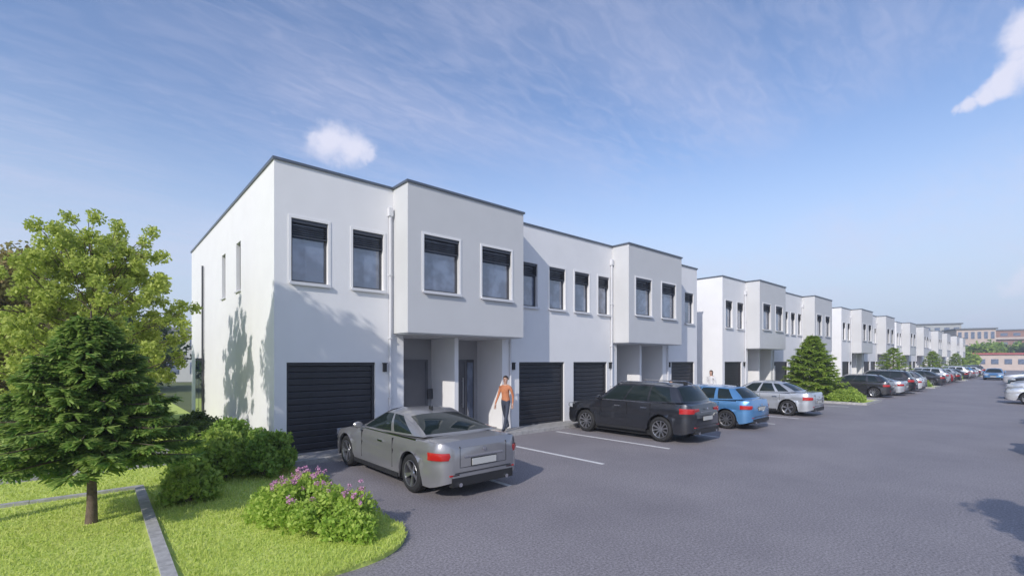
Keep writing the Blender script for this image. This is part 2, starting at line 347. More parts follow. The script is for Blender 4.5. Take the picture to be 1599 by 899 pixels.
def window(par, x0, x1, y, z0, z1, detail=True, side=False, blind=.19):
    """window in a wall opening; front faces -Y at plane y (side: faces -X, x0..x1 are along Y and y is the X plane)"""
    def T(b):
        if side: b.v = [(yy, xx, zz) for xx, yy, zz in b.v]
        return b
    f = MB(); t = .055; d = .10
    f.box(x0, x0+t, y+d, y+d+.07, z0, z1); f.box(x1-t, x1, y+d, y+d+.07, z0, z1)
    f.box(x0+t, x1-t, y+d, y+d+.07, z1-t, z1); f.box(x0+t, x1-t, y+d, y+d+.07, z0, z0+t)
    w = T(f).build('window', M['dframe'], par)
    p = MB(); p.box(x0+t, x1-t, y+d+.03, y+d+.045, z0+t, z1-t); T(p).build('pane', M['glass'], w)
    if not side:
        s = MB(); s.box(x0-.05, x1+.05, y-.07, y+d, z0-.045, z0-.002); s.box(x0-.05, x1+.05, y-.075, y-.07, z0-.075, z0-.002); T(s).build('sill', M['sill'], w)
        u = MB(); q = .065; e = .014                                   # flat white surround, proud of the wall
        u.box(x0-q, x0, y-e, y-.001, z0-.002, z1+q); u.box(x1, x1+q, y-e, y-.001, z0-.002, z1+q); u.box(x0, x1, y-e, y-.001, z1, z1+q)
        u.build('surround', M['white'], w)
    else:
        s = MB(); s.box(x0-.04, x1+.04, y-.05, y+d, z0-.04, z0-.002); T(s).build('sill', M['sill'], w)
    if blind:
        s = MB(); s.box(x0+.01, x1-.01, y+.015, y+.085, z1-.09, z1-.004)
        n = int((z1-z0)*blind/.05)
        for i in range(n):
            z = z1-.12-i*.05
            s.v += [(x0+.02, y+.02, z-.028), (x1-.02, y+.02, z-.028), (x1-.02, y+.075, z), (x0+.02, y+.075, z), (x0+.02, y+.02, z-.024), (x1-.02, y+.02, z-.024), (x1-.02, y+.075, z+.004), (x0+.02, y+.075, z+.004)]
            k = len(s.v)-8; s.f += [(k, k+1, k+2, k+3), (k+4, k+7, k+6, k+5), (k, k+4, k+5, k+1), (k+3, k+2, k+6, k+7)]; s.m += [0]*4
        s.box(x0+.015, x0+.03, y+.03, y+.07, z1-.15-n*.05, z1-.09); s.box(x1-.03, x1-.015, y+.03, y+.07, z1-.15-n*.05, z1-.09)
        s.box(x0+.015, x1-.015, y+.03, y+.07, z1-.17-n*.05, z1-.14-n*.05)
        T(s).build('blind', M['blind'], w)
    return w
slat_cache = {}
def garage_door(par, x0, x1, detail):
    z1 = 2.27; y = .12
    f = MB(); f.box(x0, x0+.06, y-.06, y+.05, 0, z1); f.box(x1-.06, x1, y-.06, y+.05, 0, z1); f.box(x0+.06, x1-.06, y-.06, y+.05, z1-.08, z1)
    f.box(x0+.02, x1-.02, y+.05, y+.07, 0, z1)
    d = f.build('garage_door', M['garage'], par)
    n = 14; h = (z1-.08)/n; w = x1-x0-.12
    key = (round(w, 3), detail)
    if detail:
        if key not in slat_cache:
            b = MB(); P = []
            for z, yy in ((0, 0), (.012, -.022), (h-.03, -.028), (h-.012, -.02), (h-.01, .012), (0, .012)):
                P.append([(0, yy, z), (w, yy, z)])
            b.grid(P+[P[0]]); slat_cache[key] = b.mesh('slat', M['garage'])
        for i in range(n):
            o = link('slat', slat_cache[key], d); o.location = (x0+.06, y+.02, i*h+.005)
    else:
        b = MB()
        for i in range(n): b.box(x0+.06, x1-.06, y-.008, y+.03, i*h+.01, i*h+h-.012)
        kind(b.build('slats', M['garage'], d), 'stuff')
def terrace(ox, label, detail):
    T = empty('terraced_house', label, 'terrace', (ox, Y0, 0), group='white two-storey terraces along the street')
    D = 12.55
    b = MB()
    def emit_f(y, t, bb):
        return lambda xa, xb, za, zb: bb.box(xa, xb, y, y+t, za, zb)
    for (xa, xb), wins, gars in (((.25, BB[0]), A_WIN, GAR[:1]), ((BB[1], BB2[0]), E_WIN, GAR[1:3]), ((BB2[1], WT-.25), A2_WIN, GAR[3:])):
        holes = [(a, c, WZ0, WZ1) for a, c in wins] + [(a, c, 0, 2.27) for a, c in gars]
        wall_cells(b, xa, xb, 0, H, holes, emit_f(0, .3, b))
    for (xa, xb), rec in ((BB, REC[0]), (BB2, REC[1])):
        b.box(xa, rec[0], 0, 1.35, 0, 3.05); b.box(rec[1], xb, 0, 1.35, 0, 3.05)
        b.box(xa, xb, 0, .3, 3.05, H)
    # end walls with two narrow windows, rear wall
    ew = [(3.35, 3.92, 4.32, 5.72), (5.45, 6.02, 4.32, 5.72)]
    wall_cells(b, 0, D-.3, 0, H, ew, lambda ya, yb, za, zb: b.box(0, .25, ya, yb, za, zb))
    b.box(WT-.25, WT, 0, D-.3, 0, H); b.box(0, WT, D-.3, D, 0, H)
    b.build('wall', M['white'], T)
    c = MB(); c.box(.3, WT-.3, .35, D-.35, 6.3, 6.45); c.box(.3, WT-.3, 1.5, D-.35, .1, 6.3, 0); c.build('roof', M['slate'], T)  # roof slab, plus an unseen solid core added inside against light leaks
    # dark coping
    cp = MB(); z0, z1 = H, H+.06; o = .04
    def cx(xa, xb, y, e0=0, e1=0): cp.box(xa-e0, xb+e1, y-o, y+.33, z0, z1)
    cx(0, BB[0]-o, 0, o, 0); cx(BB[1]+o, BB2[0]-o, 0); cx(BB2[1]+o, WT, 0, 0, o)
    for xa, xb in (BB, BB2):
        cp.box(xa-o, xb+o, -.8-o, -.5, z0, z1); cp.box(xa-o, xa+.28, -.5, .33, z0, z1); cp.box(xb-.28, xb+o, -.5, .33, z0, z1)
    cp.box(-o, .3, .33, D+o, z0, z1); cp.box(WT-.3, WT+o, .33, D+o, z0, z1); cp.box(.3, WT-.3, D-.34, D+o, z0, z1)
    cp.build('coping', M['coping'], T)
    for n, ((xa, xb), wins, rec) in enumerate(((BB, B_WIN, REC[0]), (BB2, B2_WIN, REC[1]))):
        bb = MB(); holes = [(a, c_, WZ0, WZ1) for a, c_ in wins]
        wall_cells(bb, xa, xb, 3.05, H, holes, emit_f(-.8, .28, bb)); bb.box(xa, xa+.25, -.52, -.001, 3.05, H); bb.box(xb-.25, xb, -.52, -.001, 3.05, H)
        bay = bb.build('bay', M['grey'], T)
        s = MB(); s.box(xa+.04, xb-.04, -.76, -.005, 3.02, 3.0495); s.box(rec[0]+.002, rec[1]-.002, 0, 1.35, 3.0, 3.0495); s.box(xa+.25, xb-.25, -.52, -.002, 3.06, 3.3); s.build('soffit', M['soffit'], bay)
        for q in (.25, .75):
            lt = MB(); X = xa+(xb-xa)*q; lt.lathe([(.0, 3.012), (.06, 3.012), (.07, 3.019)], (X, -.35, 0), 'z', 12)
            lt.build('spotlight', M['steel'], bay)
        # porch
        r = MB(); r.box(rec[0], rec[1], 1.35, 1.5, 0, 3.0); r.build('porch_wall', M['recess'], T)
        mid = (rec[0]+rec[1])/2; dv = MB(); dv.box(mid-.07, mid+.07, .02, 1.348, .09, 2.999); dv.build('divider', M['white'], T)
        st = MB(); st.box(rec[0]+.003, rec[1]-.003, .26, 1.349, .0, .13); st.build('step', M['slab'], T)
        for sgn in (-1, 1):
            dx = mid + sgn*.75; fr = MB(); y = 1.30
            fr.box(dx-.52, dx-.45, y-.03, y+.05, .13, 2.35); fr.box(dx+.45, dx+.52, y-.03, y+.05, .13, 2.35); fr.box(dx-.45, dx+.45, y-.03, y+.05, 2.28, 2.35)
            fr.box(dx-.45, dx+.45, y, y+.05, .14, 2.28)
            for i in range(4): fr.box(dx-.30, dx+.30, y-.012, y, .45+i*.46, .47+i*.46)
            dd = fr.build('front_door', M['door'], T)
            hb = MB(); hx = dx+sgn*.36; hb.tube([(hx, y-.06, .75), (hx, y-.06, 1.75)], .016, 8); hb.box(hx-.01, hx+.01, y-.06, y, .85, .87); hb.box(hx-.01, hx+.01, y-.06, y, 1.63, 1.65); hb.build('handle', M['steel'], dd)
            sx = mid+sgn*1.42; sl = MB(); sl.box(sx-.17, sx+.17, y-.02, y+.05, .13, 2.35); sg = sl.build('sidelight', M['dframe'], T)
            pg = MB(); pg.box(sx-.12, sx+.12, y-.028, y-.02, .22, 2.26); pg.build('pane', M['glass'], sg)
            bx = MB(); lx = mid+sgn*.18; bx.box(lx-.09, lx+.09, y-.08, y+.048, 1.1, 1.42); bx.build('letterbox', M['dframe'], T)
    for wins, y in ((A_WIN, 0), (E_WIN, 0), (A2_WIN, 0), (B_WIN, -.8), (B2_WIN, -.8)):
        for a, c_ in wins: window(T, a, c_, y, WZ0, WZ1)
    for e in ew: window(T, e[0], e[1], 0, e[2], e[3], side=True, blind=0)
    for a, c_ in GAR: garage_door(T, a, c_, detail)
    for X, side in ((2.72, 1), (7.33, 1), (12.58, 1), (17.12, 1)):
        l = MB(); l.box(X-.04, X+.04, -.09, -.002, 2.02, 2.24); l.box(X-.055, X+.055, -.11, -.002, 2.24, 2.26); l.build('wall_lamp', M['black'], T)
    for X in (2.88, 7.19, 12.67, 16.97):
        p = MB(); p.tube([(X, -.055, .1), (X, -.055, 6.2)], .035, 8); p.box(X-.06, X+.06, -.11, -.001, 6.2, 6.42)
        for z in (1.3, 2.9, 4.6): p.box(X-.045, X+.045, -.1, -.001, z, z+.03)
        p.build('downpipe', M['sill'], T, smooth=False)
    d = MB(); d.box(-.03, -.001, 9.45, 11.3, .08, 2.42); sdr = d.build('side_door', M['dframe'], T)
    p = MB(); p.box(-.04, -.03, 9.55, 10.32, .2, 2.32); p.box(-.04, -.03, 10.42, 11.2, .2, 2.32); p.build('pane', M['glass'], sdr)
    p = MB(); p.tube([(-.06, 9.35, .1), (-.06, 9.35, 5.9)], .035, 8); p.build('downpipe', M['dframe'], T)
    return T
T1 = terrace(XC, 'nearest white terrace with tall end wall and four dark slatted garage doors', True)
far_labels = ['second white terrace beyond the gap, behind the round green tree', 'third white terrace along the street from the camera',
              'fourth white terrace down the street, in the middle distance', 'fifth white terrace, small and pale in the distance', 'farthest white terrace at the end of the row']
T2 = terrace(XC+DT, far_labels[0], False)
for k in range(2, 6):
    c = copy_tree(T2); c.location.x = XC+DT*k; c['label'] = far_labels[k-1]
# low white garden walls closing the gaps between terraces
for k in range(0, 3):
    b = MB(); x = XC+DT*k+WT+.01; b.box(x, x+DT-WT-.02, Y0+2.2, Y0+2.38, 0, 1.75); b.box(x, x+DT-WT-.02, Y0+2.17, Y0+2.41, 1.75, 1.8)
    tag(b.build('garden_wall', M['white']), ['low white wall closing the gap after the nearest terrace', 'low white wall closing the gap after the second terrace', 'low white wall closing the gap after the third terrace'][k], 'wall', 'white walls between the terraces')
# ------------------------------------------------------------------ cars
def lerp(a, b, t): return a+(b-a)*t
def curve(pts, x):                      # smooth piecewise curve through (x, z)
    if x <= pts[0][0]: return pts[0][1]
    for (xa, za), (xb, zb) in zip(pts, pts[1:]):
        if x <= xb:
            t = (x-xa)/(xb-xa); return lerp(za, zb, t*t*(3-2*t)*.5+t*.5)
    return pts[-1][1]
KINDS = {
 # L, W, H, wheelbase, wheel radius, deck: list (x, z) of the centre line of bonnet/belt/boot, cabin points
 'coupe': dict(L=4.64, W=1.82, H=1.37, wb=2.81, wr=.335, low=.20, belt=.93, deck=[(-2.32, .86), (-2.25, .965), (-1.9, 1.0), (-1.2, .98), (.75, .95), (1.3, .90), (1.95, .80), (2.2, .70), (2.32, .58)],
               base=(1.02, -1.80), roof=(.20, -.72), pil=(.58,), rq=.88),
 'suv': dict(L=4.58, W=1.86, H=1.66, wb=2.72, wr=.36, low=.26, belt=1.10, deck=[(-2.29, .85), (-2.25, 1.08), (-2.0, 1.14), (-1.2, 1.12), (.9, 1.10), (1.5, 1.03), (2.0, .95), (2.2, .82), (2.29, .66)],
             base=(1.15, -2.08), roof=(.42, -1.75), pil=(.34, .64), rq=.9),
 'hatch': dict(L=4.2, W=1.78, H=1.46, wb=2.6, wr=.32, low=.20, belt=.96, deck=[(-2.1, .80), (-2.05, .98), (-1.85, 1.02), (-1.2, .99), (.8, .97), (1.35, .92), (1.8, .82), (2.0, .72), (2.1, .56)],
               base=(1.12, -1.90), roof=(.30, -1.45), pil=(.36, .68), rq=.9),
 'saloon': dict(L=4.5, W=1.80, H=1.44, wb=2.7, wr=.325, low=.20, belt=.95, deck=[(-2.25, .84), (-2.18, .98), (-1.9, 1.02), (-1.3, .99), (.7, .96), (1.3, .91), (1.9, .82), (2.15, .70), (2.25, .56)],
                base=(1.10, -1.70), roof=(.28, -1.0), pil=(.40, .72), rq=.92),
}
def car_meshes(kn):
    K = KINDS[kn]; L, Wd, Hh, wb, wr, low, belt = (K[k] for k in ('L', 'W', 'H', 'wb', 'wr', 'low', 'belt'))
    hw = Wd/2; xa = [-wb/2, wb/2]; off = .02; ar = wr+.055
    xs = set(np.linspace(-L/2, L/2, 45).round(4))
    for c in xa:
        for t in np.linspace(-1, 1, 13): xs.add(round(c+off+ar*t, 4))
    xs = sorted(xs)
    def hwx(x):                                    # plan: rounded ends
        e = min(L/2-x, x+L/2); k = .62 if x > 0 else .45
        return hw*(1-.20*max(0, 1-e/k)**2.4 - (.10*max(0, 1-e/.09)**1.5))
    def lowx(x):
        e = min(L/2-x, x+L/2); return low + .10*max(0, 1-e/.35)**1.5
    body = MB(); P = []
    for x in xs:
        w = hwx(x); dz = curve(K['deck'], x); lo = lowx(x); arch = None
        for c in xa:
            d = abs(x-c-off)
            if d <= ar+1e-6: arch = wr+math.sqrt(max(0, ar*ar-d*d))
        sh = min(dz-.03, belt) if dz > belt else dz-.04     # shoulder height
        e = lo if arch is None else max(lo, arch)
        mid = lerp(lo, sh, .55)
        ring = [(x, 0, lo+.02 if arch is None else max(e, lo+.02)), (x, w-.16, e), (x, w-.03, e)]
        fl = .018 if arch is not None else 0
        for fz, fw in ((0.0, .985), (.25, 1.0), (.5, 1.004), (.62, .984), (.69, 1.004), (.86, .985), (1.0, .945)):
            z = lerp(lo, sh, fz); z = max(z, e+.001+fz*.002); ring.append((x, w*fw+(fl if fz < .6 else 0), z))
        for fw, fz in ((.90, .35), (.72, .78), (.45, .94), (0, 1.0)): ring.append((x, w*fw, lerp(max(ring[-1][2], sh) if False else max(sh, e+.006), max(dz, e+.012), fz)))
        P.append(ring)
    half = len(P[0])
    full = [r[::-1] + [(p[0], -p[1], p[2]) for p in r[1:]] for r in P]
    fl_idx = half-1
    def mf(i, j):                                  # underside dark
        return 1 if (fl_idx-2 <= j < fl_idx+2) else 0
    body.grid(full, mfun=mf)
    body.ngon([(p[0], p[1], p[2]) for p in full[0]]); body.ngon([(p[0], p[1], p[2]) for p in full[-1]][::-1])
    # cabin: bottom outline and top outline
    bx, rx = K['base'], K['roof']; wtop = hw*.70 if kn != 'suv' else hw*.76; zr = Hh
    glass = {k: MB() for k in ('windscreen', 'rear_window', 'side_window_left', 'side_window_right')}
    cab = MB()
    def patch(f, nu, nv, isglass, key):
        for i in range(nu):
            for j in range(nv):
                q = [f(i/nu, j/nv), f((i+1)/nu, j/nv), f((i+1)/nu, (j+1)/nv), f(i/nu, (j+1)/nv)]
                if isglass((i+.5)/nu, (j+.5)/nv): glass[key].quad(*q)
                else: cab.quad(*q)
    zc_f = curve(K['deck'], bx[0]); zc_r = curve(K['deck'], bx[1])
    def bot(s, side):            # s 0 front .. 1 rear, beltline of side
        x = lerp(bx[0]-.22, bx[1]+.12, s); w = hwx(x)*.925 - .03*max(0, (s-.75)/.25)**2*3*.3
        z = lerp(min(belt, zc_f)-.005, max(min(curve(K['deck'], x), belt+.06), belt-.02), s) ; return Vector((x, side*w, z))
    def top(s, side):
        x = lerp(rx[0]-.10, rx[1]+.05, s); w = wtop*(1-.10*(2*s-1)**2) ; z = zr-.055-.05*(2*s-1)**2*(.6 if s < .5 else 1.1)
        return Vector((x, side*w, z))
    def side_f(sd):
        def f(u, v):
            p = bot(u, sd).lerp(top(u, sd), v); bul = math.sin(math.pi*v)*.035*math.sin(math.pi*u)**.5 if 0 < u < 1 else 0; return (p.x, p.y+sd*bul, p.z)
        return f
    def sg(u, v):
        if v < .07 or v > .90 or u < .05 or u > K['rq']: return False
        return all(abs(u-c) > .022 for c in K['pil'])
    for sd in (-1, 1): patch(side_f(sd), 40, 12, sg, 'side_window_left' if sd > 0 else 'side_window_right')
    def front(u, v):             # u across -1..1 (0..1), v up
        yb = bot(0, 1); yt = top(0, 1); a = 2*u-1
        pb = Vector((lerp(bx[0], yb.x, a*a), yb.y*a, lerp(zc_f+.0, yb.z, a*a))); pt = Vector((lerp(rx[0], yt.x, a*a), yt.y*a, lerp(zr-.03, yt.z, abs(a)**3)))
        p = pb.lerp(pt, v); n = math.sin(math.pi*v)*.03*math.sqrt(max(0, 1-a*a)); return (p.x+n, p.y, p.z+n)
    patch(front, 20, 8, lambda u, v: .05 < u < .95 and .04 < v < .93, 'windscreen')
    def rear(u, v):
        yb = bot(1, 1); yt = top(1, 1); a = 2*u-1
        pb = Vector((lerp(bx[1], yb.x, a*a), yb.y*a, lerp(zc_r, yb.z, a*a))); pt = Vector((lerp(rx[1], yt.x, a*a), yt.y*a, lerp(zr-.06, yt.z, abs(a)**3)))
        p = pb.lerp(pt, v); n = math.sin(math.pi*v)*.03*math.sqrt(max(0, 1-a*a)); return (p.x-n, p.y, p.z+n*.7)
    patch(rear, 24, 12, lambda u, v: .055 < u < .945 and .06 < v < .93, 'rear_window')
    P = []
    for i in range(21):
        a = 2*i/20-1; row = []
        F = Vector(front(i/20, 1)); Rr = Vector(rear(i/20, 1))
        for j in range(15):
            t = j/14; p = F.lerp(Rr, t)
            if abs(a) > .99: p = top(t, math.copysign(1, a))
            else:
                tt = top(t, 1); p.y = tt.y*a; base = lerp(F.z, Rr.z, t); p.z = lerp(base+.045*math.sin(math.pi*t), tt.z, abs(a)**3); p.x = lerp(F.x, Rr.x, t)
            row.append(p)
        P.append(row)
    cab.grid(P)
    ms = {}
    for vv, ff, mm in ((cab.v, cab.f, cab.m),):
        n = len(body.v); body.v += vv; body.f += [tuple(n+i for i in f) for f in ff]; body.m += mm
    ms['body'] = body
    for k in glass:
        ms[k] = glass[k]
    return ms, K, hwx
def wheel_mesh(wr, k):
    t = MB(); wd = .11
    t.lathe([(wr*.66, -wd*.82), (wr*.70, -wd), (wr*.90, -wd), (wr*.975, -wd*.82), (wr, -wd*.45), (wr, wd*.45), (wr*.975, wd*.82), (wr*.90, wd), (wr*.66, wd*.9)], (0, 0, 0), 'y', 28)
    r = MB(); r.lathe([(wr*.70, -wd*.92), (wr*.68, -wd*.99), (wr*.645, -wd*.95), (wr*.61, -wd*.3), (wr*.60, wd*.8)], (0, 0, 0), 'y', 28)
    for i in range(k):
        a = 2*math.pi*i/k
        for da in ((-.11, .11) if k <= 6 else (0,)):
            a2 = a+da; ca, sa = math.cos(a), math.sin(a); c2, s2 = math.cos(a2), math.sin(a2); w = .017
            p0 = (ca*.045, -wd*.62, sa*.045); p1 = (c2*wr*.66, -wd*.86, s2*wr*.66)
            nx, nz = -s2*w, c2*w
            q = [(p0[0]-nx, p0[1], p0[2]-nz), (p0[0]+nx, p0[1], p0[2]+nz), (p1[0]+nx*1.2, p1[1], p1[2]+nz*1.2), (p1[0]-nx*1.2, p1[1], p1[2]-nz*1.2)]
            qb = [(x, y+.03, z) for x, y, z in q]; n = len(r.v); r.v += q+qb
            r.f += [(n, n+1, n+2, n+3), (n+4, n+7, n+6, n+5), (n, n+4, n+5, n+1), (n+1, n+5, n+6, n+2), (n+2, n+6, n+7, n+3), (n+3, n+7, n+4, n)]; r.m += [0]*6
    r.lathe([(0, -wd*.70), (.05, -wd*.68), (.06, -wd*.5)], (0, 0, 0), 'y', 14)
    d = MB(); d.lathe([(0, -wd*.15), (wr*.52, -wd*.15), (wr*.52, -wd*.05)], (0, 0, 0), 'y', 20)
    return t.mesh('tyre', M['tyre'], True), r.mesh('rim', M['rim']), d.mesh('brake_disc', M['under'])
CARPROTO = {}
def make_car(kn, pname, pcol, label, cat='car', loc=(0, 0), heading=0, group='cars parked along the street', metal=.55):
    pm = paint(pname, pcol, metal)
    if kn not in CARPROTO:
        ms, K, hwx = car_meshes(kn); L, hw, wr, belt, low = K['L'], K['W']/2, K['wr'], K['belt'], K['low']
        root = empty('parked_car', label, cat); CARPROTO[kn] = root
        b = ms['body'].build('body', [pm, M['under']], root, smooth=True)
        for k in ('windscreen', 'rear_window', 'side_window_left', 'side_window_right'): ms[k].build(k.replace('_left', '').replace('_right', ''), M['carglass'], root, smooth=True)
        t, r, d = wheel_mesh(wr, 5 if kn in ('coupe', 'saloon') else 10)
        for x in (-K['wb']/2, K['wb']/2):
            for sd in (-1, 1):
                w = link('wheel', t, root); w.location = (x+.02, sd*(hw-.115), wr); w.rotation_euler = (0, random.uniform(0, 1), 0 if sd < 0 else math.pi)
                link('rim', r, w); link('brake_disc', d, w)
        wl = MB()
        for x in (-K['wb']/2+.02, K['wb']/2+.02):       # dark inner arches
            prof = []
            for i in range(15):
                a = math.pi*i/14; prof.append([(x+(wr+.05)*math.cos(a), y, wr+(wr+.05)*math.sin(a)) for y in (-hw+.04, -hw+.3)]); 
            wl.grid(prof); prof2 = [[(px, -py, pz) for px, py, pz in r_] for r_ in prof]; wl.grid(prof2)
            for sd in (-1, 1): wl.ngon([(x+(wr+.05)*math.cos(math.pi*i/14), sd*(hw-.29), wr+(wr+.05)*math.sin(math.pi*i/14)) for i in range(15)])
        wl.box(-K['wb']/2, K['wb']/2, -hw+.12, hw-.12, .14, low+.04)
        wl.build('underbody', M['under'], root)
        def wrap(x0, z0, x1, z1, yo, yi, end):         # a lamp that wraps the corner
            m = MB(); P = []
            n = 9
            for i in range(n):
                t_ = i/(n-1)
                if t_ < .45: x = lerp(x0, x1, t_/.45); y = hwx(x)+.006
                else: x = x1+end*.004; y = lerp(hwx(x1-end*.05)*.93, yi, (t_-.45)/.55)
                z_lo, z_hi = lerp(z0, z0+.01, t_), lerp(z1, z1-.01, t_)
                P.append([(x, y, z_lo), (x+end*.012, y+.004, (z_lo+z_hi)/2), (x, y, z_hi)])
            return P
        zt = belt-.27 if kn != 'suv' else belt-.26
        for sd in (-1, 1):
            for nm, end, zz, hh, mt in (('tail_light', -1, zt, .13 if kn != 'suv' else .15, M['taillight']), ('head_light', 1, .60 if kn != 'suv' else .76, .13, M['headlight'])):
                P = wrap(end*(L/2-.36), zz, end*(L/2-.045), zz+hh, 0, .42, end); m = MB()
                m.grid([[(p[0]+end*.006, sd*p[1], p[2]) for p in row] for row in P]); m.grid([[(p[0]-end*.05, sd*(p[1]-.03), p[2]) for p in row] for row in P])
                m.build(nm, mt, root, smooth=True)
            mr = MB(); mx = K['base'][0]-.42; mr.lathe([(0, -.01), (.055, 0), (.075, .03), (.07, .09), (0, .115)], (0, 0, 0), 'z', 12)
            mr.v = [(mx+v[2]*.9, sd*(hw+.07)+v[1]*1.3, belt+.06+v[0]*.9) for v in mr.v]; mr.tube([(mx+.02, sd*(hw-.08), belt-.01), (mx+.03, sd*(hw+.04), belt+.03)], .02, 6)
            mo = mr.build('mirror', [pm], root, smooth=True)
            for hx in ((-.25,) if kn == 'coupe' else (.12, -.82)):
                h = MB(); h.box(hx-.1, hx+.1, sd*(hw-.012) if sd > 0 else -hw-.022, sd*(hw+.022) if sd > 0 else -hw+.012, belt-.17, belt-.14); h.build('door_handle', M['chrome'], root)
            sl = MB()                                    # door shut lines and sill strip
            for lx in ((.62, -.72) if kn == 'coupe' else (.75, -.22, -1.02)):
                sl.box(lx-.004, lx+.004, sd*(hw-.03) if sd > 0 else -hw-.0045, sd*(hw+.0045) if sd > 0 else -hw+.03, low+.14, belt-.05)
            sl.box(-K['wb']/2+wr+.12, K['wb']/2-wr-.08, sd*(hw-.04) if sd > 0 else -hw-.008, sd*(hw+.008) if sd > 0 else -hw+.04, low-.01, low+.07)
            sl.build('side_trim', M['black'], root)
            wt = MB(); fz = belt-.012
            wt.box(K['base'][1]+.28, K['base'][0]-.36, sd*(hw*.925-.01) if sd > 0 else -hw*.925-.028, sd*(hw*.925+.028) if sd > 0 else -hw*.925+.01, fz, fz+.02); wt.build('window_trim', M['chrome'], root)
        pl = MB(); xr = -L/2-.004; pf = MB(); pzf = .60 if kn in ('coupe', 'saloon') else .70; pf.box(-L/2-.012, -L/2+.02, -.275, .275, pzf-.07, pzf+.07); pf.build('plate_holder', M['black'], root); xr = -L/2-.012; pz = .60 if kn in ('coupe', 'saloon') else .70
        pl.box(xr-.012, xr+.02, -.26, .26, pz-.055, pz+.055); pl.build('number_plate', M['plate'], root)
        pl = MB(); pl.box(L/2-.02, L/2+.012, -.26, .26, .38, .49); pl.build('number_plate', M['plate'], root)
        bp = MB(); bp.box(-L/2-.006, -L/2+.12, -hw*.72, hw*.72, low+.02, low+.17); bp.box(-L/2-.010, -L/2+.02, -hw*.66, hw*.66, low+.235, low+.25); bp.build('rear_bumper', M['black'], root)
        gr = MB(); gr.box(L/2-.1, L/2+.006, -.48, .48, .50, .60)
        for i in range(4): gr.box(L/2, L/2+.012, -.46, .46, .51+i*.024, .517+i*.024)
        gr.box(L/2-.1, L/2+.008, -.62, .62, low+.04, low+.14); gr.build('grille', M['black'], root)
        if kn in ('coupe', 'saloon'):
            bl = MB(); zb = belt-.40
            for sd in (-1, 1): bl.box(-L/2-.004, -L/2+.03, sd*.50-.003, sd*.50+.003, zb, belt-.05)
            bl.box(-L/2-.004, -L/2+.03, -.497, .497, zb-.006, zb); bl.build('boot_gap', M['black'], root)
        for sd in (-1, 1):
            rf = MB(); rf.box(-L/2+.0, -L/2+.05, sd*hw*.66-.09, sd*hw*.66+.09, low+.20, low+.225); rf.build('reflector', M['taillight'], root)
        bd = MB(); bd.lathe([(0, -.006), (.034, -.004), (.036, .004)], (0, 0, 0), 'y', 16); bd.v = [(-L/2-.016+v[1], v[0], belt-.13+v[2]) for v in bd.v]; bd.build('badge', M['chrome'], root)
        ct = MB(); ct.box(-L/2-.012, -L/2+.02, -.42, .42, zt+.03, zt+.05); ct.build('boot_trim', M['chrome'], root)
        ex = MB()
        for sd in (-1, 1): ex.tube([(-L/2-.03, sd*.5, low+.05), (-L/2+.1, sd*.5, low+.05)], .035, 10)
        ex.build('exhaust', M['chrome'], root)
        wp = MB(); wp.tube([(K['base'][0]+.02, -.5, curve(K['deck'], K['base'][0])+.03), (K['base'][0]-.15, .1, curve(K['deck'], K['base'][0])+.12)], .008, 5); wp.build('wiper', M['black'], root)
        an = MB(); ax = K['roof'][1]+.12; an.box(ax-.06, ax+.06, -.012, .012, K['H']-.06, K['H']+.03); an.build('aerial', M['black'], root)
        if kn == 'suv':
            for sd in (-1, 1):
                rr = MB(); rr.tube([(.25, sd*hw*.66, K['H']-.04), (.15, sd*hw*.66, K['H']+.02), (-1.3, sd*hw*.66, K['H']+.015), (-1.5, sd*hw*.66, K['H']-.05)], .017, 6)
                rr.build('roof_rail', M['chrome'], root)
        root.location = (loc[0], loc[1], .004); root.rotation_euler = (0, 0, heading); root['group'] = group; return root
    c = copy_tree(CARPROTO[kn]); c.location = (loc[0], loc[1], .004); c.rotation_euler = (0, 0, heading); c['label'] = label; c['group'] = group; c['category'] = cat
    for ch in c.children:
        if ch.name.split('.')[0] in ('body', 'mirror'):
            if ch.data.materials[0] != pm:
                key = (kn, ch.name.split('.')[0], pname, round(ch.data.vertices[0].co.y > 0))
                me = ch.data.copy(); me.materials[0] = pm; ch.data = me
    return c
UP = R(90)      # nose towards the houses
GREYM = (.33, .325, .335); NAVY = (.035, .037, .045); BLUE = (.10, .26, .50); SILV = (.50, .52, .55); WHT = (.78, .78, .78)
make_car('coupe', 'grey', GREYM, 'grey metallic coupe parked nearest, beside the flowering bush', loc=(5.02, 8.75), heading=UP)
make_car('suv', 'navy', NAVY, 'black SUV parked nose in before the second garage pair', loc=(12.95, 8.62), heading=UP)
make_car('hatch', 'blue', BLUE, 'bright blue hatchback parked next to the black SUV', loc=(16.95, 8.5), heading=UP, metal=.4)
make_car('saloon', 'silver', SILV, 'silver saloon parked between the blue hatchback and the round tree', loc=(22.75, 8.55), heading=UP)
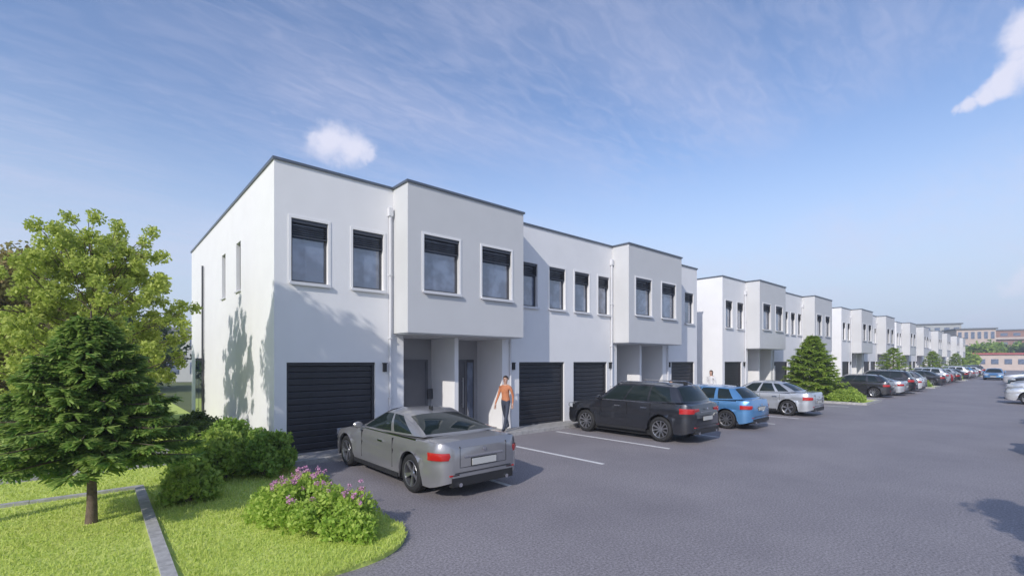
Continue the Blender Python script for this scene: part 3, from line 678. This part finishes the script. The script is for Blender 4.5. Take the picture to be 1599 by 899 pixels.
rows = [
 (37.9, 'hatch', 'darkred', (.05, .05, .055), 'dark hatchback just beyond the first planted island'),
 (40.7, 'coupe', 'silver', SILV, 'silver coupe second beyond the first planted island'),
 (43.5, 'suv', 'black', (.02, .02, .024), 'black SUV third beyond the first planted island'),
 (47.2, 'saloon', 'white', WHT, 'white saloon last before the second planted island'),
 (50.6, 'hatch', 'grey2', (.22, .22, .23), 'mid grey hatchback touching the second planted island'),
 (59.9, 'saloon', 'navy', NAVY, 'dark saloon just past the second planted island'),
 (62.8, 'suv', 'silver', SILV, 'silver SUV second past the second planted island'),
 (66.3, 'hatch', 'red', (.35, .03, .03), 'red hatchback between the second and third islands'),
 (70.4, 'coupe', 'black', (.02, .02, .024), 'black coupe before the third planted island'),
 (83.0, 'suv', 'white', WHT, 'white SUV past the third planted island'),
 (88.5, 'saloon', 'grey2', (.22, .22, .23), 'mid grey saloon far down the parking row'),
 (94.0, 'hatch', 'blue', BLUE, 'small blue hatchback near the far end of the parking row'),
 (73.4, 'hatch', 'silver', SILV, 'silver hatchback squeezed before the third planted island'), (80.2, 'saloon', 'black', (.02, .02, .024), 'black saloon right after the third planted island'),
 (85.7, 'hatch', 'red', (.35, .03, .03), 'small red hatchback beyond the third planted island'), (91.2, 'coupe', 'silver', SILV, 'silver coupe far down the row near the fourth terrace'),
 (97.2, 'saloon', 'navy', NAVY, 'dark saloon just before the fourth planted island'), (103.2, 'hatch', 'white', WHT, 'white hatchback just past the fourth planted island'), (109., 'saloon', 'silver', SILV, 'silver saloon next to the farthest dark SUV'),
 (106., 'suv', 'navy', NAVY, 'dark SUV at the farthest end of the parking row')]
for x, kn, pn, pc, lb in rows: make_car(kn, pn, pc, lb, loc=(x, 8.5+random.uniform(-.15, .15)), heading=UP+R(random.uniform(-1, 1)))
# the row on the other side of the street, noses towards it
right = [(37.8, -.75, 'saloon', 'white', WHT, 'white saloon cut by the right edge of the picture, nose to the street'),
         (51.2, -.45, 'saloon', 'grey2', (.22, .22, .23), 'mid grey saloon at the right edge between two cars of the opposite row'), (42.0, -.65, 'suv', 'silver', SILV, 'silver SUV at the right edge just behind the white saloon'),
         (46.2, -.55, 'hatch', 'lavender', (.40, .42, .50), 'pale lavender hatchback at the right edge, third car of the opposite row in view'), (66.5, .5, 'suv', 'white', WHT, 'white SUV in the opposite row beyond the teal hatchback'),
         (56.5, -.3, 'suv', 'black', (.02, .02, .024), 'black SUV far down the opposite parking row'),
         (62.5, .2, 'hatch', 'teal', (.06, .20, .22), 'teal hatchback far down the opposite parking row'),
         (72.0, .6, 'saloon', 'silver', SILV, 'silver saloon farthest down the opposite parking row')]
for x, y, kn, pn, pc, lb in right: make_car(kn, pn, pc, lb, loc=(x, y), heading=UP, group='cars parked on the opposite side')
for i, (x, kn, pn, pc) in enumerate([(17.2, 'suv', 'black', (.02, .02, .024)), (20.0, 'hatch', 'silver', SILV), (25.3, 'suv', 'silver', SILV), (30.8, 'saloon', 'navy', NAVY)]):
    make_car(kn, pn, pc, ['black SUV outside the right edge casting a shadow on the asphalt', 'silver hatchback outside the right edge beside the black SUV', 'silver SUV outside the right edge in mid row', 'dark saloon outside the right edge near the white saloon'][i], loc=(x, -2.12+i*.01), heading=UP, group='cars parked on the opposite side')
make_car('saloon', 'blue', BLUE, 'blue saloon driving towards the camera at the far end of the street', loc=(84, 4.3), heading=R(181), group='moving cars', metal=.4)

# ------------------------------------------------------------------ plants
def leaves(cent, size, n, spread, elong=1.6, seed=0, flat=0., droop=0.):
    """n leaf-sized quads scattered round the centres; returns V, F"""
    rs = np.random.RandomState(seed); c = cent[rs.randint(0, len(cent), n)]
    d = rs.normal(size=(n, 3)); d /= np.linalg.norm(d, axis=1)[:, None]; p = c + d*spread*(rs.rand(n, 1)**.6)
    nrm = rs.normal(size=(n, 3)) + np.array([0, 0, flat*2]); nrm /= np.linalg.norm(nrm, axis=1)[:, None]
    t = np.cross(nrm, rs.normal(size=(n, 3))); t /= np.linalg.norm(t, axis=1)[:, None]; bt = np.cross(nrm, t)
    s = size*(.6+.8*rs.rand(n, 1)); a = t*s*elong/2; b = bt*s/2
    V = np.stack([p-a, p+b, p+a, p-b], 1).reshape(-1, 3); F = np.arange(4*n).reshape(-1, 4); return V, F
def crown(name, cent, size, n, spread, m, parent, seed=0, elong=1.6, flat=0.):
    V, F = leaves(np.array(cent), size, n, spread, elong, seed, flat); return link(name, fast_mesh(name, V, F, [m]), parent)
def limb_tree(label, cat, x, y, h, rx, m, seed, n, leaf, base=.25, trunk=.12, group=None, lobes=26, top=1.0, name='tree', spread=.34):
    rs = random.Random(seed); T = empty(name, label, cat, (x, y, 0), group=group)
    t = MB(); pts = []; k = 7; wob = [(rs.uniform(-.03, .03)*h*.5, rs.uniform(-.03, .03)*h*.5) for _ in range(k)]
    for i in range(k): f = i/(k-1); pts.append((wob[i][0]*f, wob[i][1]*f, f*h*.9))
    t.tube(pts, [trunk*(1-.8*i/(k-1)) for i in range(k)], 9); cents = []
    for i in range(lobes):
        f = base+(1-base)*((i+.5)/lobes)**.9; a = i*2.4+rs.uniform(-.5, .5); prof = math.sin(math.pi*min(1, max(.12, (1-f)*.9+.10)))**.6
        L = rx*prof*rs.uniform(.55, 1.0); z0 = h*.88*f*.9; p0 = Vector((0, 0, z0)); z1 = h*f*top*.97+rs.uniform(-.1, .1)*h*.3
        p1 = Vector((math.cos(a)*L, math.sin(a)*L, min(h*.98, z1))); pm = p0.lerp(p1, .5)+Vector((0, 0, -.03*h))
        t.tube([p0, pm, p1], [trunk*.32*(1.1-f), trunk*.2*(1.1-f), trunk*.06], 5)
        for _ in range(4):
            q = p0.lerp(p1, rs.uniform(.55, 1.05))+Vector([rs.uniform(-1, 1)*rx*.2 for _ in range(3)]); q.z = max(q.z, h*base*.8)
            cents.append(tuple(q))
            t.tube([p0.lerp(p1, .6), q], [trunk*.08, trunk*.03], 4, cap=False)
    t.build('trunk', M['bark'], T, smooth=True, fix=False)
    crown('crown', cents, leaf, n, rx*spread, m, T, seed)
    return T
def spruce(label, x, y, h, r, seed, n_branch, needles, m, group=None, clear=.18, fine=1.0, name='spruce_tree', trunk=.085):
    rs = random.Random(seed); nr = np.random.RandomState(seed); T = empty(name, label, 'tree', (x, y, 0), group=group)
    t = MB(); t.tube([(0, 0, 0), (.01, 0, h*.1), (0, .01, h*.5), (0, 0, h)], [trunk*1.25, trunk, trunk*.6, .01], 10)
    VV = []
    for i in range(n_branch):
        f = i/n_branch; z = h*(clear+(.97-clear)*f**.92); L = r*(1-f)**.82*rs.uniform(.72, 1.08)+.06; a = i*2.39996+rs.uniform(-.3, .3)
        ca, sa = math.cos(a), math.sin(a); up = .18+.25*f
        def pt(s): return np.array([ca*L*s, sa*L*s, z+L*(up*s-.52*s*s+.16*s**3*2)])
        t.tube([pt(0), pt(.5), pt(1)], [trunk*.28*(1-f)+.006, trunk*.15*(1-f)+.004, .003], 4, cap=False)
        m_ = int(needles*(.35+.65*L/r)); s = nr.rand(m_)**.75; side = nr.choice([-1, 1], m_)
        P = np.stack([pt(q) for q in s]); lat = (1-s)*.34*L*nr.rand(m_)+.02; per = np.array([-sa, ca, 0]); fw = np.array([ca, sa, 0])
        P += per*(side*lat)[:, None] + fw*(lat*.45)[:, None]; P[:, 2] -= lat*.30+nr.rand(m_)*.035
        d = per*(side*(.6+.4*nr.rand(m_)))[:, None] + fw*(.5+.5*nr.rand(m_))[:, None] + nr.normal(size=(m_, 3))*.28; d[:, 2] -= .28
        d /= np.linalg.norm(d, axis=1)[:, None]; ln = (.075+.075*nr.rand(m_))*fine; wd = .017*fine
        q = np.cross(d, np.array([0, 0, 1.])+nr.normal(size=(m_, 3))*.35); q /= np.linalg.norm(q, axis=1)[:, None]
        VV.append(np.stack([P-q*wd, P+q*wd, P+d*ln[:, None]+q*wd*.5, P+d*ln[:, None]-q*wd*.5], 1).reshape(-1, 3))
    V = np.concatenate(VV); t.build('trunk', M['bark'], T, smooth=True, fix=False)
    link('crown', fast_mesh('crown', V, np.arange(len(V)).reshape(-1, 4), [m]), T); return T
def bush(label, x, y, rx, ry, h, m, seed, n, leaf, rot=0, flowers=0, group=None, name='shrub', nf=0, fm=None, elong=1.7):
    rs = np.random.RandomState(seed); T = empty(name, label, 'shrub', (x, y, 0), rot, group)
    k = 90; th = rs.rand(k)*2*np.pi; rr = rs.rand(k)**.5; c = np.stack([rx*rr*np.cos(th)*.85, ry*rr*np.sin(th)*.85, h*(.2+.65*np.sqrt(np.clip(1-rr**2, 0, 1))*rs.rand(k)**.45)], 1)
    c[:, 2] *= 1+.22*np.sin(3*th+seed)
    st = MB()
    for i in range(0, k, 4): st.tube([(c[i, 0]*.25, c[i, 1]*.25, .0), (c[i, 0]*.7, c[i, 1]*.7, c[i, 2]*.6), tuple(c[i])], [.014, .009, .003], 4, cap=False)
    st.build('stems', M['bark'], T, fix=False)
    crown('foliage', c, leaf, n, min(rx, ry, h)*.30, m, T, seed, elong)
    if nf:
        idx = np.argsort(-(c[:, 2]+.15*rs.rand(k)))[:34]; fc = c[idx]+np.stack([rs.uniform(-.05, .05, 34), rs.uniform(-.05, .05, 34), np.full(34, min(rx, ry, h)*.27)], 1)
        fc = np.concatenate([fc, fc+rs.uniform(-.09, .09, fc.shape), fc+rs.uniform(-.12, .12, fc.shape)]); crown('flowers', fc, .019, nf, .038, fm, T, seed+1, 1.1)
    return T
# left foreground: spruce on the lawn, pale open tree behind it, hedge masses further back
spruce('dark green spruce with a bare trunk base on the lawn in the left foreground', -.06, 8.8, 3.0, 1.22, 3, 150, 560, M['spruce'], clear=.30, trunk=.062)
limb_tree('tall pale green open-crowned tree standing behind the spruce', 'tree', -.1, 14.5, 5.55, 1.95, M['pine'], 5, 46000, .05, base=.30, trunk=.13, lobes=72, spread=.095)
limb_tree('rusty green leafy tree at the left edge of the picture', 'tree', -2.3, 20.6, 5.5, 1.9, M['rust'], 8, 36000, .085, base=.15, trunk=.12, lobes=34, spread=.26)
limb_tree('mid green tree between the spruce and the end wall', 'tree', .1, 22.0, 4.4, 1.5, M['leaf'], 11, 24000, .09, base=.12, trunk=.1, lobes=26, spread=.28)
for i, (x, y, rx, h, m, lb) in enumerate([(-3.2, 14.5, 1.3, 1.9, 'leaf', 'broad green shrub left of the spruce behind the path'), (-6.0, 14.0, 1.6, 2.1, 'rust', 'rusty shrub at the far left beyond the garden path'),
        (-.9, 17.8, 1.2, 1.7, 'leafd', 'dark shrub behind the spruce trunk near the garden path'), (-3.6, 22, 1.9, 2.6, 'leaf', 'large green shrub far behind the spruce'), (-8.5, 20, 2.4, 3.2, 'leafd', 'dark shrub mass at the left behind the rusty tree')]):
    bush(lb, x, y, rx, rx*.8, h, M[m], 40+i, 9000, .07, name='shrub', group='shrubs behind the lawn')
for i, (x, y, rx, ry, h, m, n, lb) in enumerate([(2.2, 16.3, .62, .8, .85, 'leafd', 6000, 'dark shrub farthest along the foot of the end wall'), (2.25, 14.3, .6, .8, .8, 'leafd', 6000, 'dark shrub in the middle of the foot of the end wall'),
        (2.3, 12.15, .6, .62, .95, 'leaf', 9000, 'leafy green shrub at the front corner of the end wall'), (1.65, 10.5, .75, .65, .95, 'leafl', 11000, 'bright green shrub between the lawn kerb and the grey coupe'),
        (1.15, 9.15, .42, .5, .62, 'leafl', 8000, 'small bright shrub right beside the lawn kerb'), (2.55, 10.3, .52, .62, 1.02, 'leaf', 11000, 'full green shrub standing next to the front wheel of the grey coupe')]):
    bush(lb, x, y, rx, ry, h, M[m], 60+i, n, .052, group='shrubs beside the end wall')
bush('low bright green bush dotted with pink flowers at the lawn corner', 2.25, 6.75, .62, 1.42, .62, M['leafb'], 81, 30000, .034, rot=R(14), name='flowering_bush', nf=2600, fm=M['flower'])
b = MB(); 
# planted islands among the parking bays
for k in range(1, 5):
    x = 31.8 + DT*(k-1); nm = ['first', 'second', 'third', 'fourth'][k-1]
    b = MB(); b.box(x-1.6, x+1.6, 6.3, 10.8, -.02, .05); isl = kind(b.build('planting_island', M['lawn']))
    b = MB(); b.box(x-1.72, x+1.72, 6.18, 6.299, -.02, .12); b.box(x-1.72, x-1.601, 6.30, 10.86, -.02, .12); b.box(x+1.601, x+1.72, 6.30, 10.86, -.02, .12); b.build('kerb', M['kerb'], isl)
    spruce('green conifer on the %s planted island from the camera' % nm, x+.5, 9.3, 3.95 if k == 1 else 3.7, 2.15, 20+k, 110 if k == 1 else 60, 300 if k == 1 else 130, M['leafl'], 'conifers on the planted islands', .03, 1.9, trunk=.07)
    bush('low clipped shrub at the street end of the %s planted island' % nm, x-.1, 7.4, 1.35, .85, .75, M['leafl'], 90+k, 8000, .06, group='shrubs on the planted islands')
limb_tree('tall tree outside the left edge whose shadow dapples the lawn and the nearest facade', 'tree', -2.8, 9.1, 8.3, 1.35, M['leaf'], 33, 7000, .10, base=.62, trunk=.13, lobes=22, spread=.3)
# tree to the right of the camera whose shadow falls on the street
limb_tree('broad tree outside the right edge casting a shadow on the street', 'tree', 3.95, -2.7, 4.65, 1.08, M['leaf'], 31, 9000, .12, base=.45, trunk=.11, lobes=20, spread=.3)

# ------------------------------------------------------------------ far buildings and trees
def block(label, x, y, rz, w, d, h, m, floors, cols, roof, name='apartment_block', band=None, wz=1.3):
    T = empty(name, label, 'building', (x, y, 0), R(rz)); b = MB(); b.box(-w/2, w/2, 0, d, 0, h); b.build('wall', m, T)
    r = MB(); r.box(-w/2-.4, w/2+.4, -.4, d+.4, h, h+.45); r.build('roof', roof, T)
    fh = h/floors; cw = w/cols; f = MB(); f.box(-cw*.28, cw*.28, -.08, .02, -wz/2, wz/2); fm_ = f.mesh('window', M['glass'])
    for i in range(floors):
        for j in range(cols):
            o = link('window', fm_, T); o.location = (-w/2+cw*(j+.5), 0, fh*(i+.55))
        if band:
            s = MB(); s.box(-w/2-.3, w/2+.3, -1.1, -.001, fh*i+.05, fh*i+.95); s.build('balcony', band, T)
    return T
def far(px, Z, py=None):
    s = (px-799.5)/735.4; th = R(YAW); return (Z*(math.cos(th)+s*math.sin(th)), Z*(math.sin(th)-s*math.cos(th)))
x, y = far(1524, 150); block('beige block with tall narrow windows closing the street', x, y, -66, 9.5, 10, 12.4, M['beige'], 3, 6, M['slate'], wz=2.2)
x, y = far(1598, 200); block('long red brick block with white balcony bands on the horizon', x, y, -72, 55, 12, 15.5, M['brick'], 4, 14, M['slate'], band=M['beige'])
x, y = far(1456, 170); block('pale block rising behind the end of the terraces', x, y, -66, 16, 12, 15.4, M['fargrey'], 4, 6, M['slate'])
x, y = far(1585, 120); block('low pavilion with a red fascia at the end of the street', x, y, -72, 20, 8, 4.0, M['beige'], 1, 8, M['redroof'], name='pavilion')
x, y = far(268, 52); block('plain grey house with a flat roof seen between the tree and the end wall', x, y, -35, 8, 8, 5.6, M['fargrey'], 2, 3, M['slate'], name='grey_house')
for i, (px, Z, h, r, m) in enumerate([(1532, 128, 6.2, 3.6, 'leaf'), (1552, 135, 6.8, 3.8, 'leaf'), (1574, 140, 6.5, 4, 'leafd'), (1596, 138, 6.6, 4, 'leaf'), (1512, 118, 4.0, 2.4, 'leafl'), (1618, 132, 6.8, 4, 'leafd')]):
    x, y = far(px, Z); limb_tree(['green tree left of the brick block', 'green tree before the middle of the brick block', 'dark tree before the brick block balconies', 'green tree at the right edge before the brick block', 'small light tree at the end of the parking row', 'dark tree past the right edge of the picture'][i], 'tree', x, y, h, r, M[m], 100+i, 2600, .5, base=.2, trunk=.2, group='trees at the end of the street', lobes=18, spread=.4)
for i, (x, y, h, r, m) in enumerate([(-16, 34, 7.5, 4, 'leaf'), (-9, 40, 6.5, 4, 'leafd'), (-24, 30, 8, 4.5, 'leafd'), (-2.5, 44, 6.0, 3.4, 'leaf'), (2, 50, 6.0, 3.5, 'leafd'), (-14, 24, 6, 3, 'leaf')]):
    limb_tree(['tall tree far back at the left beyond the shrubs', 'dark tree in the far left background', 'dark tree at the outer left of the background', 'green tree behind the gap left of the end wall', 'dark tree beside the distant grey house', 'green tree behind the rusty shrub'][i], 'tree', x, y, h, r, M[m], 120+i, 7000, .22, base=.12, trunk=.2, group='background trees on the left', lobes=24, spread=.32)

# ------------------------------------------------------------------ people
def person(label, x, y, rz, h, shirt, trousers, pose, sleeve=True, hairlong=False, skin=None, group=None):
    T = empty('person', label, 'person', (x, y, pose.get('z', .097)), rz, group)
    k = h/1.78; V = []; E = []; Rr = []
    def add(p, r, par=None):
        V.append((p[0]*k, p[1]*k, p[2]*k)); Rr.append((r[0]*k, r[1]*k) if isinstance(r, tuple) else (r*k, r*k))
        if par is not None: E.append((par, len(V)-1))
        return len(V)-1
    st = pose.get('stride', .25); ar = pose.get('arm', .2)
    pel = add((0, 0, .95), (.115, .155)); sp = add((0, 0, 1.10), (.10, .135), pel); ch = add((.01, 0, 1.28), (.12, .165), sp); sh = add((0, 0, 1.42), (.095, .15), ch)
    nk = add((0, 0, 1.51), (.052, .055), sh); hb = add((.012, 0, 1.58), (.075, .068), nk); hd = add((.014, 0, 1.68), (.10, .08), hb); ht = add((.0, 0, 1.755), (.06, .05), hd)
    for sd in (-1, 1):
        a = sd*st
        hip = add((0, sd*.095, .90), (.09, .085), pel); kn = add((a*.42, sd*.10, .50+abs(a)*.02), (.058, .056), hip)
        foot_x = a*1.0-(.04 if a < 0 else 0); fz = .09 + (.05 if a < 0 else 0)
        an = add((foot_x, sd*.10, fz), (.042, .042), kn); heel = add((foot_x-.05, sd*.10, fz-.05), (.036, .036), an); toe = add((foot_x+.15, sd*.11, fz-.055-(.03 if a < 0 else 0)), (.034, .042), an)
        el_x = -a*ar*1.2; s0 = add((0, sd*.185, 1.40), (.062, .06), sh); el = add((el_x, sd*.235, 1.13), (.043, .043), s0)
        wx = el_x-a*.25+.10; wr_ = add((wx, sd*.235, .90), (.028, .028), el); pm = add((wx+.012, sd*.235, .835), (.024, .038), wr_)
        for j, (dy, ln) in enumerate(((-.030, .072), (-.010, .085), (.010, .080), (.030, .062))):
            b1 = add((wx+.018, sd*.235+dy, .79), (.0095, .0095), pm); b2 = add((wx+.032, sd*.235+dy*1.05, .79-ln*.5), (.0085, .0085), b1); add((wx+.026, sd*.235+dy*1.05, .79-ln), (.007, .007), b2)
        t1 = add((wx+.052, sd*.225, .835), (.0105, .0105), pm); add((wx+.062, sd*.222, .79), (.009, .009), t1)
    me = bpy.data.meshes.new('body'); me.from_pydata(V, E, []); o = bpy.data.objects.new('body', me); COL.objects.link(o)
    sk = o.modifiers.new('skin', 'SKIN'); sk.use_smooth_shade = True
    for i, v in enumerate(me.skin_vertices[0].data): v.radius = Rr[i]; v.use_root = (i == 0)
    ss = o.modifiers.new('sub', 'SUBSURF'); ss.levels = 1
    dg = bpy.context.evaluated_depsgraph_get(); m2 = bpy.data.meshes.new_from_object(o.evaluated_get(dg)); bpy.data.objects.remove(o)
    for mt in (skin or M['skin'], shirt, trousers, M['black']): m2.materials.append(mt)
    arm_lim = .88 if sleeve else 1.22
    for p in m2.polygons:
        c = p.center/k; z = c.z; lat = abs(c.y) > .175
        if z > 1.47: mi = 0
        elif lat and z < 1.42: mi = 1 if z > arm_lim else (0 if z < arm_lim else 1)
        elif z > .97: mi = 1
        elif z > .085: mi = 2
        else: mi = 3
        p.material_index = mi; p.use_smooth = True
    body = link('body', m2, T)
    hr = MB(); P = []
    for i in range(9):
        th = math.pi*i/16*1.15; row = []
        for j in range(16):
            a = 2*math.pi*j/16; lim = 1 if math.cos(a) > .35 else 1.0
            t_ = min(th, R(58)) if math.cos(a) > .3 else th*(1.25 if hairlong else 1.0)
            row.append(((-.004+.112*math.sin(t_)*math.cos(a))*k, .092*math.sin(t_)*math.sin(a)*k, (1.675+.118*math.cos(t_)-(.10 if hairlong and i == 8 and math.cos(a) < .3 else 0))*k))
        P.append(row)
    hr.grid(P, closed=True); hr.build('hair', M['hair'], T, smooth=True, fix=False)
    for sd in (-1, 1):
        fc = MB(); fc.lathe([(0, -.008), (.011, -.004), (.011, .004), (0, .008)], (.098*k, sd*.032*k, 1.69*k), 'y', 8); fc.build('eye', M['hair'], T)
    ns = MB(); ns.tube([(.098*k, 0, 1.70*k), (.122*k, 0, 1.655*k), (.10*k, 0, 1.645*k)], [.007*k, .013*k, .008*k], 6)
    for sd in (-1, 1): er = MB(); er.lathe([(0, -.01), (.022, -.006), (.026, .004), (0, .008)], (-.005*k, sd*.083*k, 1.675*k), 'y', 8); er.build('ear', skin or M['skin'], T)
    ns.build('nose', skin or M['skin'], T); mo = MB(); mo.box(.096*k, .106*k, -.022*k, .022*k, 1.617*k, 1.625*k); mo.build('mouth', M['lips'], T)
    return T
M['lips'] = mat('lips', (.35, .13, .11), .5); M['orange'] = mat('orange_cloth', (.55, .21, .10), .8, noise=.2, nscale=20, bump=.3); M['whitec'] = mat('white_cloth', (.68, .67, .68), .8, noise=.1, nscale=20)
M['greyc'] = mat('grey_cloth', (.30, .30, .32), .8); M['denim'] = mat('dark_denim', (.05, .06, .09), .8, noise=.2, nscale=30)
person('man in an orange top walking on the pavement before the entrance porch', 9.72, 11.33, R(200), 1.74, M['orange'], M['denim'], dict(stride=.30))
person('child with a grey top standing on the pavement behind the black SUV', 19.6, 11.3, R(-100), 1.34, M['greyc'], M['denim'], dict(stride=.06), sleeve=False)
person('woman in a white top walking between the blue and silver cars', 23.6, 11.35, R(170), 1.74, M['whitec'], M['greyc'], dict(stride=.26), hairlong=True)
person('distant person in a white shirt beside the second planted island', 65.5, 11.3, R(180), 1.75, M['whitec'], M['denim'], dict(stride=.2))
person('distant person in an orange shirt near the fourth terrace', 87, 11.3, R(0), 1.78, M['orange'], M['greyc'], dict(stride=.2))

# ------------------------------------------------------------------ air
hz = MB(); hz.box(-1550, 1550, -1550, 1550, -1.03, 17); hz = hz.mesh('haze', [])
hm = bpy.data.materials.new('haze'); hm.use_nodes = True; nn = hm.node_tree.nodes; nn.clear(); ho = nn.new('ShaderNodeOutputMaterial'); hv = nn.new('ShaderNodeVolumePrincipled')
hv.inputs['Color'].default_value = (.84, .89, 1, 1); hv.inputs['Density'].default_value = .0015; hv.inputs['Anisotropy'].default_value = .2; hm.node_tree.links.new(hv.outputs[0], ho.inputs['Volume'])
hz.materials.append(hm); hzo = link('haze', hz); hzo['kind'] = 'stuff'; tag(hzo, 'thin pale haze filling the air over the street', 'haze')
